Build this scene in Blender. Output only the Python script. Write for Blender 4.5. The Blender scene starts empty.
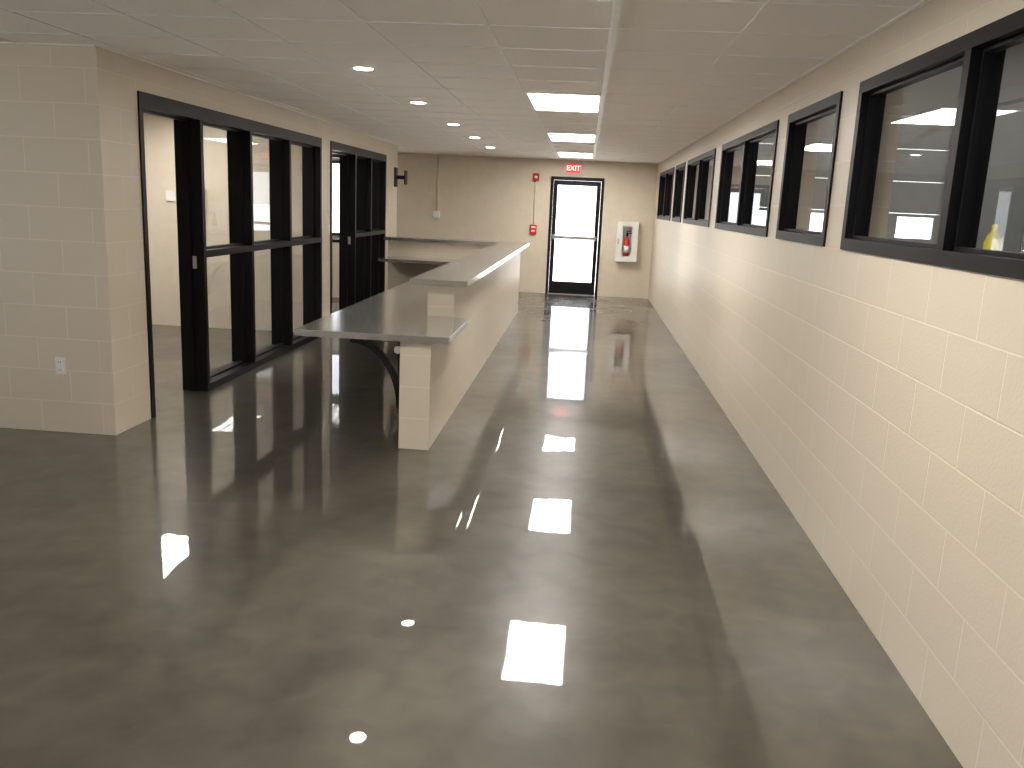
import bpy, bmesh, math
from mathutils import Matrix, Vector
S=bpy.context.scene
S.view_settings.view_transform='Standard'
S.view_settings.look='None'
S.view_settings.exposure=0.55

# ------------------------------------------------------------ materials
def newmat(n):
    m=bpy.data.materials.new(n); m.use_nodes=True
    return m,m.node_tree.nodes,m.node_tree.links,m.node_tree.nodes['Principled BSDF']
def simple(n,col,rough=.5,metal=0,noise=0,scale=20,bump=0,emit=None,es=0,spec=.5,coat=0):
    m,N,L,b=newmat(n)
    b.inputs['Base Color'].default_value=(*col,1); b.inputs['Roughness'].default_value=rough
    b.inputs['Metallic'].default_value=metal; b.inputs['Specular IOR Level'].default_value=spec
    b.inputs['Coat Weight'].default_value=coat
    if emit: b.inputs['Emission Color'].default_value=(*emit,1); b.inputs['Emission Strength'].default_value=es
    if noise or bump:
        g=N.new('ShaderNodeNewGeometry'); t=N.new('ShaderNodeTexNoise'); t.inputs['Scale'].default_value=scale; t.inputs['Detail'].default_value=4
        L.new(g.outputs['Position'],t.inputs['Vector'])
        if noise:
            r=N.new('ShaderNodeValToRGB'); r.color_ramp.elements[0].position=.3; r.color_ramp.elements[1].position=.7
            r.color_ramp.elements[0].color=(*[c*(1-noise) for c in col],1); r.color_ramp.elements[1].color=(*[min(1,c*(1+noise)) for c in col],1)
            L.new(t.outputs['Fac'],r.inputs['Fac']); L.new(r.outputs['Color'],b.inputs['Base Color'])
        if bump:
            bp=N.new('ShaderNodeBump'); bp.inputs['Strength'].default_value=1; bp.inputs['Distance'].default_value=bump
            L.new(t.outputs['Fac'],bp.inputs['Height']); L.new(bp.outputs['Normal'],b.inputs['Normal'])
    return m
WALL=(.60,.52,.41)
def block(n,axis,col=WALL,off=0.0):
    m,N,L,b=newmat(n)
    g=N.new('ShaderNodeNewGeometry'); s=N.new('ShaderNodeSeparateXYZ'); c=N.new('ShaderNodeCombineXYZ')
    L.new(g.outputs['Position'],s.inputs[0]); L.new(s.outputs[axis],c.inputs['X']); L.new(s.outputs['Z'],c.inputs['Y'])
    mp=N.new('ShaderNodeMapping'); mp.inputs['Location'].default_value=(42.8+off,0,0); L.new(c.outputs[0],mp.inputs['Vector'])
    t=N.new('ShaderNodeTexBrick'); L.new(mp.outputs[0],t.inputs['Vector'])
    t.inputs['Scale'].default_value=1; t.inputs['Brick Width'].default_value=.4286; t.inputs['Row Height'].default_value=.2143
    t.inputs['Mortar Size'].default_value=.0042; t.inputs['Mortar Smooth'].default_value=.4; t.offset=.5
    t.inputs['Color1'].default_value=(*col,1); t.inputs['Color2'].default_value=(*[k*.975 for k in col],1)
    t.inputs['Mortar'].default_value=(*[min(1,k*1.13) for k in col],1)  # joints tinted lighter: painted-in highlight for light caught on them
    L.new(t.outputs['Color'],b.inputs['Base Color'])
    no=N.new('ShaderNodeTexNoise'); no.inputs['Scale'].default_value=90; no.inputs['Detail'].default_value=3; L.new(g.outputs['Position'],no.inputs['Vector'])
    b1=N.new('ShaderNodeBump'); b1.inputs['Distance'].default_value=.0012; b1.inputs['Strength'].default_value=.7; L.new(no.outputs['Fac'],b1.inputs['Height'])
    b2=N.new('ShaderNodeBump'); b2.invert=True; b2.inputs['Distance'].default_value=.0018; b2.inputs['Strength'].default_value=.6; L.new(t.outputs['Fac'],b2.inputs['Height']); L.new(b1.outputs['Normal'],b2.inputs['Normal'])
    L.new(b2.outputs['Normal'],b.inputs['Normal'])
    b.inputs['Roughness'].default_value=.42
    return m
M_bx=block('painted_block_x','X'); M_by=block('painted_block_y','Y')
M_gyp=simple('painted_wall',(.66,.58,.465),.6,noise=.03,scale=8)
M_black=simple('black_metal',(.005,.005,.006),.45,noise=.1,scale=30,spec=.2)
M_brk=simple('bracket_black',(.006,.006,.007),.45,noise=.1,scale=30,spec=.3)
M_white=simple('white_plastic',(.78,.77,.74),.4,noise=.02,scale=30)
M_tbar=simple('tbar_white',(.93,.90,.86),.5,noise=.02,scale=10)
M_tile=simple('ceiling_tile',(.94,.885,.84),.9,noise=.03,scale=160,bump=.001)
M_red=simple('red_paint',(.55,.02,.015),.3,noise=.05,scale=20)
M_steel=simple('steel',(.5,.5,.5),.3,metal=1,noise=.05,scale=30)
M_snow=simple('snow_ground',(.85,.87,.9),.9,noise=.04,scale=1)
M_bay=simple('bay_wall',(.38,.38,.365),.7,noise=.04,scale=3)
M_bayc=simple('bay_ceiling',(.6,.61,.61),.8,noise=.03,scale=3)
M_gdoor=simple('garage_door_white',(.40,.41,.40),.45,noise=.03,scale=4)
M_yel=simple('yellow_plastic',(.75,.6,.03),.35,noise=.05,scale=20)
M_conc=simple('bay_concrete',(.25,.24,.22),.3,noise=.2,scale=2)
def ctop():
    m,N,L,b=newmat('countertop_steel')
    g=N.new('ShaderNodeNewGeometry'); t=N.new('ShaderNodeTexNoise'); t.inputs['Scale'].default_value=220; t.inputs['Detail'].default_value=2
    L.new(g.outputs['Position'],t.inputs['Vector'])
    r=N.new('ShaderNodeValToRGB'); r.color_ramp.elements[0].position=.38; r.color_ramp.elements[1].position=.62
    r.color_ramp.elements[0].color=(.66,.67,.67,1); r.color_ramp.elements[1].color=(.80,.81,.81,1)
    L.new(t.outputs['Fac'],r.inputs['Fac']); L.new(r.outputs['Color'],b.inputs['Base Color'])
    b.inputs['Roughness'].default_value=.18; b.inputs['Metallic'].default_value=.9
    return m
M_top=ctop()
def floorm():
    # polished concrete: sharp sealer reflection plus some haze
    m,N,L,b=newmat('polished_concrete')
    o=N['Material Output']; h=N.new('ShaderNodeBsdfPrincipled')
    g=N.new('ShaderNodeNewGeometry')
    def noise(sc,det,dist=0):
        t=N.new('ShaderNodeTexNoise'); t.inputs['Scale'].default_value=sc; t.inputs['Detail'].default_value=det; t.inputs['Distortion'].default_value=dist
        L.new(g.outputs['Position'],t.inputs['Vector']); return t
    a=noise(.8,7,.9); c=noise(6,5,.5)
    mx=N.new('ShaderNodeMath'); mx.operation='MULTIPLY_ADD'; mx.inputs[1].default_value=.32; L.new(c.outputs['Fac'],mx.inputs[0])
    m1=N.new('ShaderNodeMath'); m1.operation='MULTIPLY'; m1.inputs[1].default_value=.68; L.new(a.outputs['Fac'],m1.inputs[0]); L.new(m1.outputs[0],mx.inputs[2])
    r=N.new('ShaderNodeValToRGB'); e=r.color_ramp.elements; e[0].position=.34; e[1].position=.66
    e[0].color=(.046,.041,.032,1); e[1].color=(.116,.104,.082,1)
    L.new(mx.outputs[0],r.inputs['Fac'])
    w=noise(1.3,1); w2=noise(7,2)
    bp=N.new('ShaderNodeBump'); bp.inputs['Distance'].default_value=.005; bp.inputs['Strength'].default_value=.5; L.new(w.outputs['Fac'],bp.inputs['Height'])
    b2=N.new('ShaderNodeBump'); b2.inputs['Distance'].default_value=.0002; b2.inputs['Strength'].default_value=.5; L.new(w2.outputs['Fac'],b2.inputs['Height']); L.new(bp.outputs['Normal'],b2.inputs['Normal'])
    for q,ro in ((b,.012),(h,.28)):
        L.new(r.outputs['Color'],q.inputs['Base Color']); L.new(b2.outputs['Normal'],q.inputs['Normal'])
        q.inputs['Roughness'].default_value=ro; q.inputs['Specular IOR Level'].default_value=.95
    ms=N.new('ShaderNodeMixShader'); ms.inputs[0].default_value=.27
    L.new(b.outputs[0],ms.inputs[1]); L.new(h.outputs[0],ms.inputs[2]); L.new(ms.outputs[0],o.inputs['Surface'])
    return m
M_floor=floorm()
def glass(n,tint=(.90,.92,.92)):
    m=bpy.data.materials.new(n); m.use_nodes=True; N=m.node_tree.nodes; L=m.node_tree.links
    N.remove(N['Principled BSDF']); o=N['Material Output']
    tr=N.new('ShaderNodeBsdfTransparent'); tr.inputs['Color'].default_value=(*tint,1)
    gl=N.new('ShaderNodeBsdfGlossy'); gl.inputs['Roughness'].default_value=.0
    lw=N.new('ShaderNodeLayerWeight'); lw.inputs['Blend'].default_value=.5
    pw=N.new('ShaderNodeMath'); pw.operation='POWER'; pw.inputs[1].default_value=5; L.new(lw.outputs['Facing'],pw.inputs[0])
    ma=N.new('ShaderNodeMath'); ma.operation='MULTIPLY_ADD'; ma.inputs[1].default_value=.85; ma.inputs[2].default_value=.08; ma.use_clamp=True; L.new(pw.outputs[0],ma.inputs[0])
    mx=N.new('ShaderNodeMixShader'); L.new(ma.outputs[0],mx.inputs[0]); L.new(tr.outputs[0],mx.inputs[1]); L.new(gl.outputs[0],mx.inputs[2])
    L.new(mx.outputs[0],o.inputs['Surface']); return m
M_glass=glass('clear_glass')
def emis(n,col,st,stripes=None):
    m=bpy.data.materials.new(n); m.use_nodes=True; N=m.node_tree.nodes; L=m.node_tree.links
    N.remove(N['Principled BSDF']); o=N['Material Output']; e=N.new('ShaderNodeEmission'); e.inputs['Color'].default_value=(*col,1); e.inputs['Strength'].default_value=st
    L.new(e.outputs[0],o.inputs['Surface'])
    if stripes:
        tc=N.new('ShaderNodeTexCoord'); s=N.new('ShaderNodeSeparateXYZ'); L.new(tc.outputs['Object'],s.inputs[0])
        mu=N.new('ShaderNodeMath'); mu.operation='MULTIPLY'; mu.inputs[1].default_value=2*math.pi/.19; L.new(s.outputs['X'],mu.inputs[0])
        co=N.new('ShaderNodeMath'); co.operation='COSINE'; L.new(mu.outputs[0],co.inputs[0])
        ma=N.new('ShaderNodeMath'); ma.operation='MULTIPLY_ADD'; ma.inputs[1].default_value=st*.6; ma.inputs[2].default_value=st; L.new(co.outputs[0],ma.inputs[0])
        L.new(ma.outputs[0],e.inputs['Strength'])
    return m
M_trof=emis('troffer_diffuser',(1,.96,.90),23,True)
M_trofo=emis('office_troffer_diffuser',(1,.96,.90),15,True)
M_can=emis('can_lamp',(1,.92,.78),40)
M_bayl=emis('bay_lamp',(1,.98,.95),24)

# ------------------------------------------------------------ geometry helpers
def boxes(name,bl,mat,bevel=0,origin=None,parent=None):
    bm=bmesh.new()
    for (x0,x1,y0,y1,z0,z1) in bl:
        r=bmesh.ops.create_cube(bm,size=1)
        for v in r['verts']:
            v.co=Vector(((x0+x1)/2+v.co.x*(x1-x0),(y0+y1)/2+v.co.y*(y1-y0),(z0+z1)/2+v.co.z*(z1-z0)))
    if bevel: bmesh.ops.bevel(bm,geom=bm.edges[:],offset=bevel,segments=2,affect='EDGES',profile=.7)
    return fin(name,bm,mat,origin,parent)
def fin(name,bm,mat,origin=None,parent=None,smooth=False):
    if origin is None:
        cs=[v.co for v in bm.verts]; origin=Vector([(min(c[i] for c in cs)+max(c[i] for c in cs))/2 for i in range(3)])
    origin=Vector(origin)
    for v in bm.verts: v.co-=origin
    me=bpy.data.meshes.new(name); bm.to_mesh(me); bm.free(); me.materials.append(mat)
    if smooth:
        for p in me.polygons: p.use_smooth=True
    o=bpy.data.objects.new(name,me); S.collection.objects.link(o); o.location=origin
    if parent: o.parent=parent; o.location=origin-parent.location
    return o
def empty(name,loc):
    e=bpy.data.objects.new(name,None); e.location=loc; e.empty_display_size=.1; S.collection.objects.link(e); return e
def lathe(name,prof,c,mat,parent=None,n=24,axis='Z'):
    bm=bmesh.new(); rings=[]
    for (r,z) in prof:
        ring=[]
        for i in range(n):
            a=2*math.pi*i/n
            if axis=='Z': co=(c[0]+r*math.cos(a),c[1]+r*math.sin(a),c[2]+z)
            elif axis=='Y': co=(c[0]+r*math.cos(a),c[1]+z,c[2]+r*math.sin(a))
            else: co=(c[0]+z,c[1]+r*math.cos(a),c[2]+r*math.sin(a))
            ring.append(bm.verts.new(co))
        rings.append(ring)
    for k in range(len(rings)-1):
        for i in range(n):
            bm.faces.new((rings[k][i],rings[k][(i+1)%n],rings[k+1][(i+1)%n],rings[k+1][i]))
    bm.faces.new(rings[0][::-1]); bm.faces.new(rings[-1])
    bmesh.ops.recalc_face_normals(bm,faces=bm.faces[:])
    return fin(name,bm,mat,None,parent,True)
def sweep(name,pts,w,d,mat,parent=None,axis='Y'):
    bm=bmesh.new(); R=[]
    for i,p in enumerate(pts):
        p=Vector(p); a=Vector(pts[max(i-1,0)]); b=Vector(pts[min(i+1,len(pts)-1)]); t=(b-a).normalized()
        ax=Vector((0,1,0)) if axis=='Y' else Vector((1,0,0)); n=t.cross(ax).normalized()
        R.append([bm.verts.new(p+ax*sx*w/2+n*sn*d/2) for sx,sn in ((-1,-1),(1,-1),(1,1),(-1,1))])
    for k in range(len(R)-1):
        for i in range(4): bm.faces.new((R[k][i],R[k][(i+1)%4],R[k+1][(i+1)%4],R[k+1][i]))
    bm.faces.new(R[0][::-1]); bm.faces.new(R[-1]); bmesh.ops.recalc_face_normals(bm,faces=bm.faces[:])
    return fin(name,bm,mat,None,parent)

CH=2.49; XR=1.27; XL=-3.07; YB=16.45; YF=5.38
# ------------------------------------------------------------ shell
boxes('floor',[(-8,XR+.02,-5,YB+.02,-.1,0)],M_floor)
boxes('floor_bay',[(XR+.18,13,-5,17.5,-.1,0)],M_conc)
boxes('ceiling',[(-8,XR,-5,YB,CH,CH+.1)],M_tile)
boxes('ground_outside',[(-60,60,YB+1.25,120,-.15,-.05),(-60,XR,YB+.2,YB+1.25,-.15,-.05),(-60,60,-80,-5.2,-.15,-.05),(-60,-8.2,-5.2,YB+.2,-.15,-.05)],M_snow)
gx=[.08+.61*k for k in range(-13,2)]
gy=[6.85+.61*k for k in range(-19,16)]
grid=[(x-.012,x+.012,-5,YB,CH-.004,CH+.001) for x in gx if abs(x-.08)>.01]+[(-8,XR,y-.012,y+.012,CH-.003,CH+.001) for y in gy]
boxes('trim_ceiling_grid',grid,M_tbar)
boxes('trim_ceiling_seam',[(.08-.018,.08+.018,-5,YB,CH-.016,CH+.001)],M_tbar)
boxes('trim_wall_angle',[(XR-.02,XR,-5,YB,CH-.006,CH),(XL,XL+.02,YF,14.1,CH-.006,CH),(-8,XL,YF-.02,YF,CH-.006,CH),(XL-1,XR,YB-.02,YB,CH-.006,CH)],M_tbar)

# right wall with window openings
ZS,ZT=1.50,2.285
RW=[(2.0,4.41,2),(4.72,5.89,1),(6.2,8.65,2),(9.1,11.5,2),(11.8,12.97,1),(13.28,15.7,2)]
wr=[(XR,XR+.2,-5,17.5,0,ZS),(XR,XR+.2,-5,17.5,ZT,5)]
ys=-5
for a,b,n in RW: wr.append((XR,XR+.2,ys,a,ZS,ZT)); ys=b
wr.append((XR,XR+.2,ys,17.5,ZS,ZT))
boxes('wall_right',wr,M_by)
def rwin(i,a,b,n):
    e=empty('window_%d'%i,(XR+.1,(a+b)/2,ZS)); x0,x1=XR-.012,XR+.10; f=.055
    bl=[(x0,x1,a,b,ZS,ZS+f),(x0,x1,a,b,ZT-f,ZT),(x0,x1,a,a+f,ZS+f,ZT-f),(x0,x1,b-f,b,ZS+f,ZT-f)]
    panes=[(a+f,b-f)]
    if n==2:
        c=(a+b)/2; bl.append((x0,x1,c-f/2,c+f/2,ZS+f,ZT-f)); panes=[(a+f,c-f/2),(c+f/2,b-f)]
    g=.016; xc=XR+.045
    for p,q in panes:
        bl+=[(xc-.02,xc+.02,p,q,ZS+f,ZS+f+g),(xc-.02,xc+.02,p,q,ZT-f-g,ZT-f),(xc-.02,xc+.02,p,p+g,ZS+f+g,ZT-f-g),(xc-.02,xc+.02,q-g,q,ZS+f+g,ZT-f-g)]
    boxes('frame',bl,M_black,.002,parent=e)
    bm=bmesh.new()
    for p,q in panes: bm.faces.new([bm.verts.new(v) for v in ((xc,p+.01,ZS+f+.01),(xc,q-.01,ZS+f+.01),(xc,q-.01,ZT-f-.01),(xc,p+.01,ZT-f-.01))])
    fin('glass',bm,M_glass,None,e)
for i,(a,b,n) in enumerate(RW): rwin(i+1,a,b,n)

# left wall (corridor side) with two glazed screens
U1=[5.86,6.85,7.88,8.94,9.99]; U2=[10.36,11.52,12.38,13.27]; HT=2.285
boxes('wall_left',[(XL-.2,XL,YF+.2,U1[0],0,CH),(XL-.2,XL,U1[-1],U2[0],0,CH),(XL-.2,XL,U2[-1],14.1,0,CH),(XL-.2,XL,U1[0],U1[-1],HT,CH),(XL-.2,XL,U2[0],U2[-1],HT,CH)],M_by)
boxes('wall_front_left',[(-8,XL,YF,YF+.2,0,CH)],M_bx)
def screen(name,U):
    e=empty(name,(XL-.1,(U[0]+U[-1])/2,0)); x0,x1=XL-.205,XL+.012; f=.05
    bl=[(x0,x1,U[0],U[-1],HT-.10,HT),(x0,x1,U[0],U[0]+f,0,HT-.1)]
    bl+=[(x0,x1,u-f,u,0,HT-.1) for u in U[1:]]
    bl+=[(x0,x1,a,b-f,1.11,1.165) for a,b in zip(U[1:-1],U[2:])]
    bl+=[(x0,x1,a,b-f,0,.06) for a,b in zip(U[1:-1],U[2:])]
    bl+=[(XL-.13,XL-.09,U[0]+f,U[0]+f+.016,0,HT-.1),(XL-.13,XL-.09,U[1]-f-.016,U[1]-f,0,HT-.1),(XL-.13,XL-.09,U[0]+f+.016,U[1]-f-.016,HT-.116,HT-.1)]
    xc=XL-.1; g=.016
    panes=[(a,b-f,z0,z1) for a,b in zip(U[1:-1],U[2:]) for z0,z1 in ((.06,1.11),(1.165,HT-.1))]
    for p,q,z0,z1 in panes:
        bl+=[(xc-.03,xc+.03,p,q,z0,z0+g),(xc-.03,xc+.03,p,q,z1-g,z1),(xc-.03,xc+.03,p,p+g,z0+g,z1-g),(xc-.03,xc+.03,q-g,q,z0+g,z1-g)]
    boxes('frame',bl,M_black,.002,parent=e)
    boxes('strike_plate',[(XL-.085,XL-.05,U[1]-f-.003,U[1]-f,1.02,1.12)],M_steel,parent=e)
    bm=bmesh.new()
    for p,q,z0,z1 in panes: bm.faces.new([bm.verts.new(v) for v in ((xc,p,z0),(xc,q,z0),(xc,q,z1),(xc,p,z1))])
    fin('glass',bm,M_glass,None,e)
screen('glazed_partition',U1); screen('glazed_partition',U2)

# offices / hall beyond the screens
boxes('wall_office_divider',[(-8,XL-.2,10.12,10.27,0,CH)],M_gyp)
boxes('wall_office_rear',[(-8,-4.5,13.95,14.1,0,CH),(-3.5,XL-.2,13.95,14.1,0,CH),(-4.5,-3.5,13.95,14.1,0,.9),(-4.5,-3.5,13.95,14.1,2.3,CH)],M_gyp)
# outer left wall of the open lobby; unseen windows added to light the ceiling
LW_ADDED=[(-4.4,-2.2),(-1.9,.3),(.6,2.8)]
wl=[(-8.2,-8,-5.2,YB+.2,0,.15),(-8.2,-8,-5.2,YB+.2,2.35,CH+.1)]; ys=-5.2
for a,b in LW_ADDED: wl.append((-8.2,-8,ys,a,.15,2.35)); ys=b
wl.append((-8.2,-8,ys,YB+.2,.15,2.35))
boxes('wall_outer_left',wl,M_gyp)
boxes('wall_front',[(-8,XR,-5.2,-5,0,CH)],M_bx)
DX0,DX1,DZ=-.68,.31,2.18
boxes('wall_back',[(-8,-5.4,YB,YB+.2,0,CH),(-5.4,-4.2,YB,YB+.2,0,.9),(-5.4,-4.2,YB,YB+.2,2.3,CH),(-4.2,DX0,YB,YB+.2,0,CH),(DX1,XR,YB,YB+.2,0,CH),(DX0,DX1,YB,YB+.2,DZ,CH)],M_gyp)
def wframe(name,x0,x1,y0,y1,z0,z1,f=.05):
    e=empty(name,((x0+x1)/2,(y0+y1)/2,z0))
    if (y1-y0)<(x1-x0):
        boxes('frame',[(x0,x1,y0,y1,z0,z0+f),(x0,x1,y0,y1,z1-f,z1),(x0,x0+f,y0,y1,z0+f,z1-f),(x1-f,x1,y0,y1,z0+f,z1-f)],M_black,.002,parent=e)
        yc=(y0+y1)/2; vv=((x0+f,yc,z0+f),(x1-f,yc,z0+f),(x1-f,yc,z1-f),(x0+f,yc,z1-f))
    else:
        boxes('frame',[(x0,x1,y0,y1,z0,z0+f),(x0,x1,y0,y1,z1-f,z1),(x0,x1,y0,y0+f,z0+f,z1-f),(x0,x1,y1-f,y1,z0+f,z1-f)],M_black,.002,parent=e)
        xc=(x0+x1)/2; vv=((xc,y0+f,z0+f),(xc,y1-f,z0+f),(xc,y1-f,z1-f),(xc,y0+f,z1-f))
    bm=bmesh.new(); bm.faces.new([bm.verts.new(v) for v in vv]); fin('glass',bm,M_glass,None,e)
wframe('window_7',-5.4,-4.2,YB,YB+.2,.9,2.3); wframe('window_8',-4.5,-3.5,13.94,14.11,.9,2.3)
for i,(a,b) in enumerate(LW_ADDED): wframe('window_%d'%(9+i),-8.2,-8,a,b,.15,2.35)  # frames and glass for the added daylight openings, out of view

# ------------------------------------------------------------ exit door
d=empty('door_1',((DX0+DX1)/2,YB,0)); y0,y1=YB-.015,YB+.15
boxes('frame',[(DX0,DX0+.05,y0,y1,0,DZ),(DX1-.05,DX1,y0,y1,0,DZ),(DX0+.05,DX1-.05,y0,y1,DZ-.06,DZ)],M_black,.002,parent=d)
a,b=DX0+.055,DX1-.055; yy0,yy1=YB+.03,YB+.075
boxes('leaf',[(a,a+.075,yy0,yy1,.01,DZ-.065),(b-.075,b,yy0,yy1,.01,DZ-.065),(a+.075,b-.075,yy0,yy1,.01,.24),(a+.075,b-.075,yy0,yy1,DZ-.15,DZ-.065)],M_black,.002,parent=d)
boxes('push_bar',[(a+.03,b-.03,YB-.035,YB-.005,1.04,1.10),(a+.03,a+.09,YB-.005,YB+.03,1.03,1.11),(b-.09,b-.03,YB-.005,YB+.03,1.03,1.11)],M_steel,.004,parent=d)
boxes('closer',[(b-.36,b-.08,YB-.03,YB+.03,DZ-.13,DZ-.075)],M_black,.004,parent=d)
boxes('threshold',[(DX0+.05,DX1-.05,YB-.03,YB+.15,0,.012)],M_steel,parent=d)
bm=bmesh.new(); bm.faces.new([bm.verts.new(v) for v in ((a+.07,YB+.05,.23),(b-.07,YB+.05,.23),(b-.07,YB+.05,DZ-.145),(a+.07,YB+.05,DZ-.145))]); fin('glass',bm,M_glass,None,d)

# ------------------------------------------------------------ exit sign
e=empty('exit_sign',(-.275,YB-.03,2.335))
M_exf=simple('exit_face',(.5,.02,.02),.4,emit=(1,.03,.04),es=.5,noise=.01)
M_exl=emis('exit_letters',(1,.5,.45),1.6)
boxes('housing',[(-.415,-.135,YB-.05,YB,2.245,2.425)],M_white,.005,parent=e)
boxes('face',[(-.408,-.142,YB-.054,YB-.048,2.252,2.418)],M_exf,parent=e)
cu=bpy.data.curves.new('letters','FONT'); cu.body='EXIT'; cu.size=.125; cu.align_x='CENTER'; cu.align_y='CENTER'; cu.extrude=.002; cu.offset=.003
t=bpy.data.objects.new('letters',cu); S.collection.objects.link(t); t.rotation_euler=(math.pi/2,0,0); t.parent=e; t.location=Vector((-.275,YB-.058,2.335))-e.location; cu.materials.append(M_exl)

# ------------------------------------------------------------ alarm devices, conduit, extinguisher
e=empty('fire_alarm_pull_station',(-.96,YB,1.2))
boxes('body',[(-1.03,-.90,YB-.05,YB,1.10,1.28)],M_red,.006,parent=e)
boxes('handle',[(-1.00,-.93,YB-.062,YB-.05,1.15,1.18)],M_white,.003,parent=e)
boxes('label',[(-1.005,-.925,YB-.053,YB-.05,1.22,1.25)],M_white,parent=e)
e=empty('fire_alarm_strobe',(-.96,YB,2.15))
boxes('body',[(-1.02,-.90,YB-.05,YB,2.08,2.22)],M_red,.006,parent=e)
boxes('lens',[(-.985,-.935,YB-.075,YB-.05,2.13,2.17)],M_white,.006,parent=e)
lathe('conduit_pipe',[(.011,0),(.011,.80)],(-.965,YB-.013,1.28),M_gyp)
e=empty('wall_conduit',(-2.81,YB,1.8))
lathe('pipe',[(.013,0),(.013,1.04)],(-2.81,YB-.02,1.45),M_gyp,e)
boxes('junction_box',[(-2.87,-2.75,YB-.06,YB,1.32,1.45)],M_white,.004,parent=e)
e=empty('fire_extinguisher_cabinet',(.8,YB,1.05))
cx0,cx1,cz0,cz1=.60,.99,.68,1.42; yb=YB-.13
boxes('box',[(cx0,cx1,YB-.01,YB,cz0,cz1),(cx0,cx0+.015,yb,YB-.01,cz0,cz1),(cx1-.015,cx1,yb,YB-.01,cz0,cz1),(cx0+.015,cx1-.015,yb,YB-.01,cz0,cz0+.015),(cx0+.015,cx1-.015,yb,YB-.01,cz1-.015,cz1)],M_white,parent=e)
boxes('door_frame',[(cx0,cx0+.11,yb-.015,yb,cz0,cz1),(cx1-.11,cx1,yb-.015,yb,cz0,cz1),(cx0+.11,cx1-.11,yb-.015,yb,cz0,cz0+.10),(cx0+.11,cx1-.11,yb-.015,yb,cz1-.10,cz1)],M_white,.002,parent=e)
boxes('latch',[(cx0+.02,cx0+.05,yb-.03,yb-.015,1.0,1.1)],M_steel,.003,parent=e)
ec=((cx0+cx1)/2,YB-.075,cz0+.016)
lathe('extinguisher_body',[(.04,0),(.048,.01),(.048,.34),(.045,.38),(.03,.415),(.018,.43),(.018,.45)],ec,M_red,e)
lathe('extinguisher_label',[(.0485,0),(.0485,.13)],(ec[0],ec[1],ec[2]+.15),M_white,e)
boxes('extinguisher_valve',[(ec[0]-.02,ec[0]+.02,ec[1]-.02,ec[1]+.02,ec[2]+.45,ec[2]+.50),(ec[0]-.015,ec[0]+.08,ec[1]-.01,ec[1]+.01,ec[2]+.50,ec[2]+.515),(ec[0]-.015,ec[0]+.07,ec[1]-.01,ec[1]+.01,ec[2]+.535,ec[2]+.55),(ec[0]-.015,ec[0]+.0,ec[1]-.01,ec[1]+.01,ec[2]+.515,ec[2]+.535)],M_black,.001,parent=e)
e=empty('electrical_outlet',(-3.43,YF,.46))
boxes('plate',[(-3.465,-3.395,YF-.006,YF,.40,.515)],M_white,.002,parent=e)
boxes('receptacle',[(-3.448,-3.412,YF-.010,YF-.006,.468,.500),(-3.448,-3.412,YF-.010,YF-.006,.416,.448)],M_white,.001,parent=e)
M_slot=simple('slot_dark',(.02,.02,.02),.6,noise=.1)
boxes('slots',[(-3.44+dx,-3.437+dx,YF-.011,YF-.0095,z,z+.012) for dx in (0,.014) for z in (.478,.426)],M_slot,parent=e)
e=empty('wall_mount_bracket',(XL,13.95,1.98))
boxes('plate',[(XL,XL+.02,13.86,14.04,1.83,2.13)],M_brk,.003,parent=e)
boxes('arm',[(XL+.02,XL+.16,13.92,13.98,1.95,2.01),(XL+.16,XL+.18,13.86,14.04,1.87,2.09)],M_brk,.003,parent=e)
e=empty('wall_thermostat',(-5.0,10.12,1.6))
boxes('body',[(-4.99,-4.88,10.095,10.12,1.50,1.62)],M_white,.004,parent=e)
e=empty('wall_dispenser',(-4.55,10.12,1.5))
boxes('body',[(-4.68,-4.50,10.0,10.12,1.42,1.66),(-4.66,-4.52,9.97,10.0,1.40,1.45)],M_white,.008,parent=e)

# ------------------------------------------------------------ reception counter
c=empty('reception_counter',(-1.2,9.0,0))
CX0,CX1=-1.165,-.96; RY0,RY1=13.1,13.3; Z1=.738; Z2=1.027
boxes('base_wall_side',[(CX0,CX1,5.52,6.5,0,Z1),(CX0,CX1,6.5,RY1,0,Z2)],M_by,parent=c)
boxes('base_wall_return',[(-2.98,CX0,RY0,RY1,0,Z2)],M_bx,parent=c)
boxes('transaction_top',[(-1.27,-.84,6.33,13.42,Z2,1.072),(-3.02,-1.27,12.98,13.42,Z2,1.072)],M_top,parent=c)
bm=bmesh.new()
pts=[(-1.86,5.46),(-.83,5.46),(-.83,6.40),(-.958,6.5),(CX0,6.5),(CX0,RY0),(-2.98,RY0),(-2.98,12.45),(-1.86,12.45)]
vs=[bm.verts.new((x,y,Z1)) for x,y in pts]; f=bm.faces.new(vs); r=bmesh.ops.extrude_face_region(bm,geom=[f]); bmesh.ops.translate(bm,verts=[v for v in r['geom'] if isinstance(v,bmesh.types.BMVert)],vec=(0,0,.044)); bmesh.ops.recalc_face_normals(bm,faces=bm.faces[:])
bmesh.ops.bevel(bm,geom=[e for e in bm.edges],offset=.004,segments=2,affect='EDGES')
fin('worktop',bm,M_top,None,c)
for k,yb_ in enumerate((5.62,7.6,9.6,11.6)):
    xw=CX0-.004
    sweep('bracket_leg_%d'%(k+1),[(xw-.012,yb_,.22),(xw-.012,yb_,Z1)],.05,.024,M_brk,c)
    sweep('bracket_arm_%d'%(k+1),[(xw,yb_,Z1-.014),(xw-.42,yb_,Z1-.014)],.05,.026,M_brk,c)
    arc=[(xw-.015-.34*(1-math.cos(t)),yb_,.26+.45*math.sin(t)) for t in [math.pi/2*i/12 for i in range(13)]]
    sweep('bracket_brace_%d'%(k+1),arc,.05,.034,M_brk,c)
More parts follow.
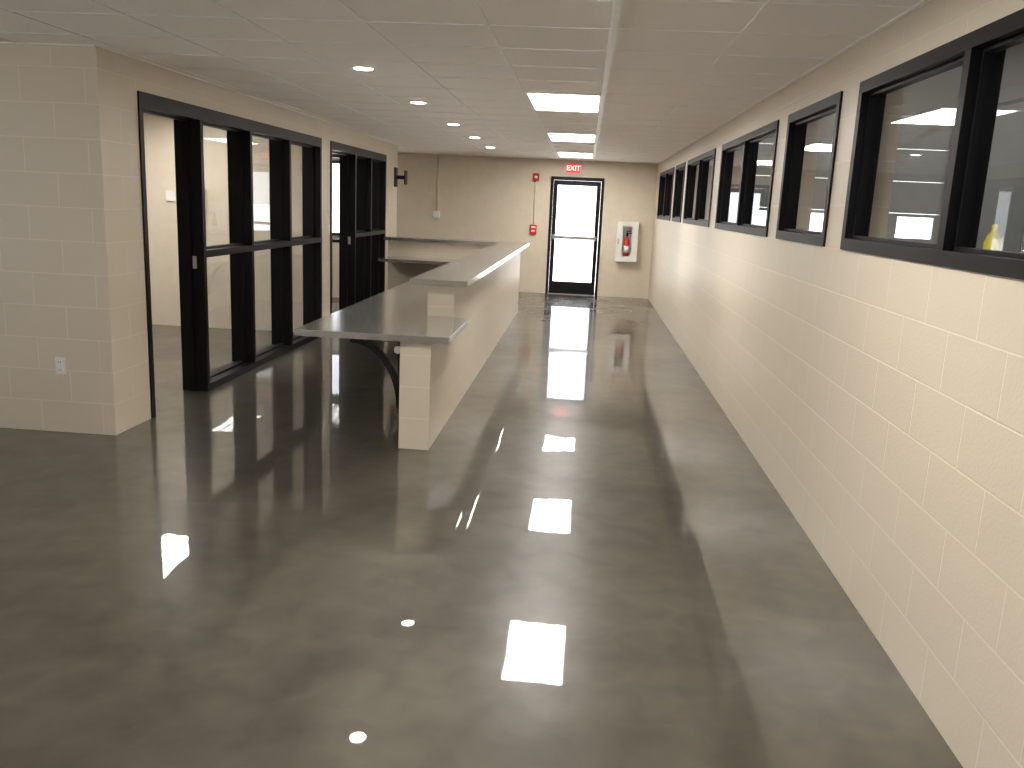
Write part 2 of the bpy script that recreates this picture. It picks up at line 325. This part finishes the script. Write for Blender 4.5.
lathe('grommet',[(.0,0),(.026,0),(.026,.006),(0,.006)],(CX0-.03,5.585,.66),M_white,c,axis='Y')

# ------------------------------------------------------------ ceiling lights
def troffer(x0,y0,m=None):
    e=empty('ceiling_light',(x0+.305,y0+.61,CH))
    boxes('housing',[(x0,x0+.61,y0,y0+.03,CH-.012,CH),(x0,x0+.61,y0+1.19,y0+1.22,CH-.012,CH),(x0,x0+.03,y0+.03,y0+1.19,CH-.012,CH),(x0+.58,x0+.61,y0+.03,y0+1.19,CH-.012,CH)],M_tbar,.002,parent=e)
    boxes('diffuser',[(x0+.03,x0+.58,y0+.03,y0+1.19,CH-.009,CH-.003)],m or M_trof,parent=e)
for y in (-.47,2.58,6.85,10.51,14.17): troffer(-.53,y)
for x,y in ((-4.9,8.3),(-4.9,11.6),(-6.6,6.6)): troffer(x,y,M_trofo)
def can(x,y):
    e=empty('recessed_light',(x,y,CH))
    lathe('trim_ring',[(.062,-.001),(.062,-.008),(.085,-.006),(.088,0)],(x,y,CH),M_tbar,e)
    lathe('lamp',[(.0,-.0095),(.06,-.0095),(.06,-.002),(0,-.002)],(x,y,CH),M_can,e)
for y in (.13,2.06,5.92,7.83,9.90,11.76,13.7): can(-1.53,y)

# ------------------------------------------------------------ bay on the other side of the windows
YG=17.5
boxes('ceiling_bay',[(XR,13,-5,YG,5,5.1)],M_bayc)
boxes('wall_bay_side',[(13,13.2,-5,YG,0,5)],M_bay)
boxes('wall_bay_front',[(XR+.2,13,-5.2,-5,0,5)],M_bay)
GD=[(3.2,6.8),(8.4,12.0)]
boxes('wall_bay_back',[(XR+.2,GD[0][0],YG,YG+.2,0,5),(GD[0][1],GD[1][0],YG,YG+.2,0,5),(GD[1][1],13,YG,YG+.2,0,5)]+[(a,b,YG,YG+.2,3.6,5) for a,b in GD],M_bay)
for gi,(a,b) in enumerate(GD):
    e=empty('door_%d'%(gi+2),((a+b)/2,YG,0)); bl=[]
    for k in range(6):
        z0,z1=k*.6,k*.6+.592
        if k in (2,):
            bl+=[(a,b,YG+.02,YG+.07,z0,z0+.13),(a,b,YG+.02,YG+.07,z1-.06,z1)]
            prev=a
            for i in range(4):
                cx=a+(i+.5)*(b-a)/4; bl.append((prev,cx-.34,YG+.02,YG+.07,z0+.13,z1-.06)); prev=cx+.34
            bl.append((prev,b,YG+.02,YG+.07,z0+.13,z1-.06))
        else: bl.append((a,b,YG+.02,YG+.07,z0,z1))
    boxes('panels',bl,M_gdoor,parent=e)
    e=empty('overhead_door_track',((a+b)/2,YG-1,3.6))
    boxes('rails',[(a-.05,a-.01,YG-.06,YG-.02,0,3.6),(b+.01,b+.05,YG-.06,YG-.02,0,3.6),(a-.05,a-.01,YG-3.6,YG-.02,3.6,3.66),(b+.01,b+.05,YG-3.6,YG-.02,3.6,3.66)],M_steel,parent=e)
    boxes('hangers',[(a-.04,a-.02,YG-3.5,YG-3.48,3.66,5),(b+.02,b+.04,YG-3.5,YG-3.48,3.66,5)],M_steel,parent=e)
for x in (4.5,8.5):
    for y in (0,5,10,15):
        e=empty('bay_light',(x,y,4.9)); boxes('housing',[(x-.2,x+.2,y-.65,y+.65,4.86,4.92)],M_white,.004,parent=e); boxes('lamp',[(x-.17,x+.17,y-.6,y+.6,4.85,4.859)],M_bayl,parent=e)
        boxes('hangers',[(x-.005,x+.005,y-.5,y-.49,4.92,5),(x-.005,x+.005,y+.49,y+.5,4.92,5)],M_steel,parent=e)
boxes('bay_roof_beam',[(XR+.2,13,y-.09,y+.09,4.7,5) for y in (2.5,7.5,12.5)],M_bayc)
lathe('spray_bottle',[(.026,0),(.028,.01),(.028,.09),(.02,.115),(.01,.13),(.011,.15),(.004,.155)],(XR+.15,3.17,ZS),M_yel,n=20)

# ------------------------------------------------------------ sun, world, camera
sl=bpy.data.lights.new('sun','SUN'); sl.energy=22; sl.color=(1,.91,.78); sl.angle=math.radians(1); so=bpy.data.objects.new('sun',sl); S.collection.objects.link(so)
so.rotation_euler=(0,math.radians(50),0); so.location=(20,0,20)
w=bpy.data.worlds.new('World'); S.world=w; w.use_nodes=True
bg=w.node_tree.nodes['Background']; bg.inputs['Color'].default_value=(.93,.96,1,1); bg.inputs['Strength'].default_value=2.8
p=math.radians(11.84);yw=math.radians(4.30);r=0.045
R=Vector((math.cos(yw),math.sin(yw),0)); F=Vector((-math.sin(yw)*math.cos(p),math.cos(yw)*math.cos(p),-math.sin(p))); U=R.cross(F)
cr=R*math.cos(r)+U*math.sin(r); cup=-R*math.sin(r)+U*math.cos(r)
cam=bpy.data.cameras.new('camera'); co=bpy.data.objects.new('camera',cam); S.collection.objects.link(co)
M=Matrix((cr,cup,-F)).transposed().to_4x4(); M.translation=(0,0,1.65); co.matrix_world=M
cam.sensor_width=36; cam.lens=36*860/1024; cam.clip_start=.05; cam.clip_end=300
S.camera=co
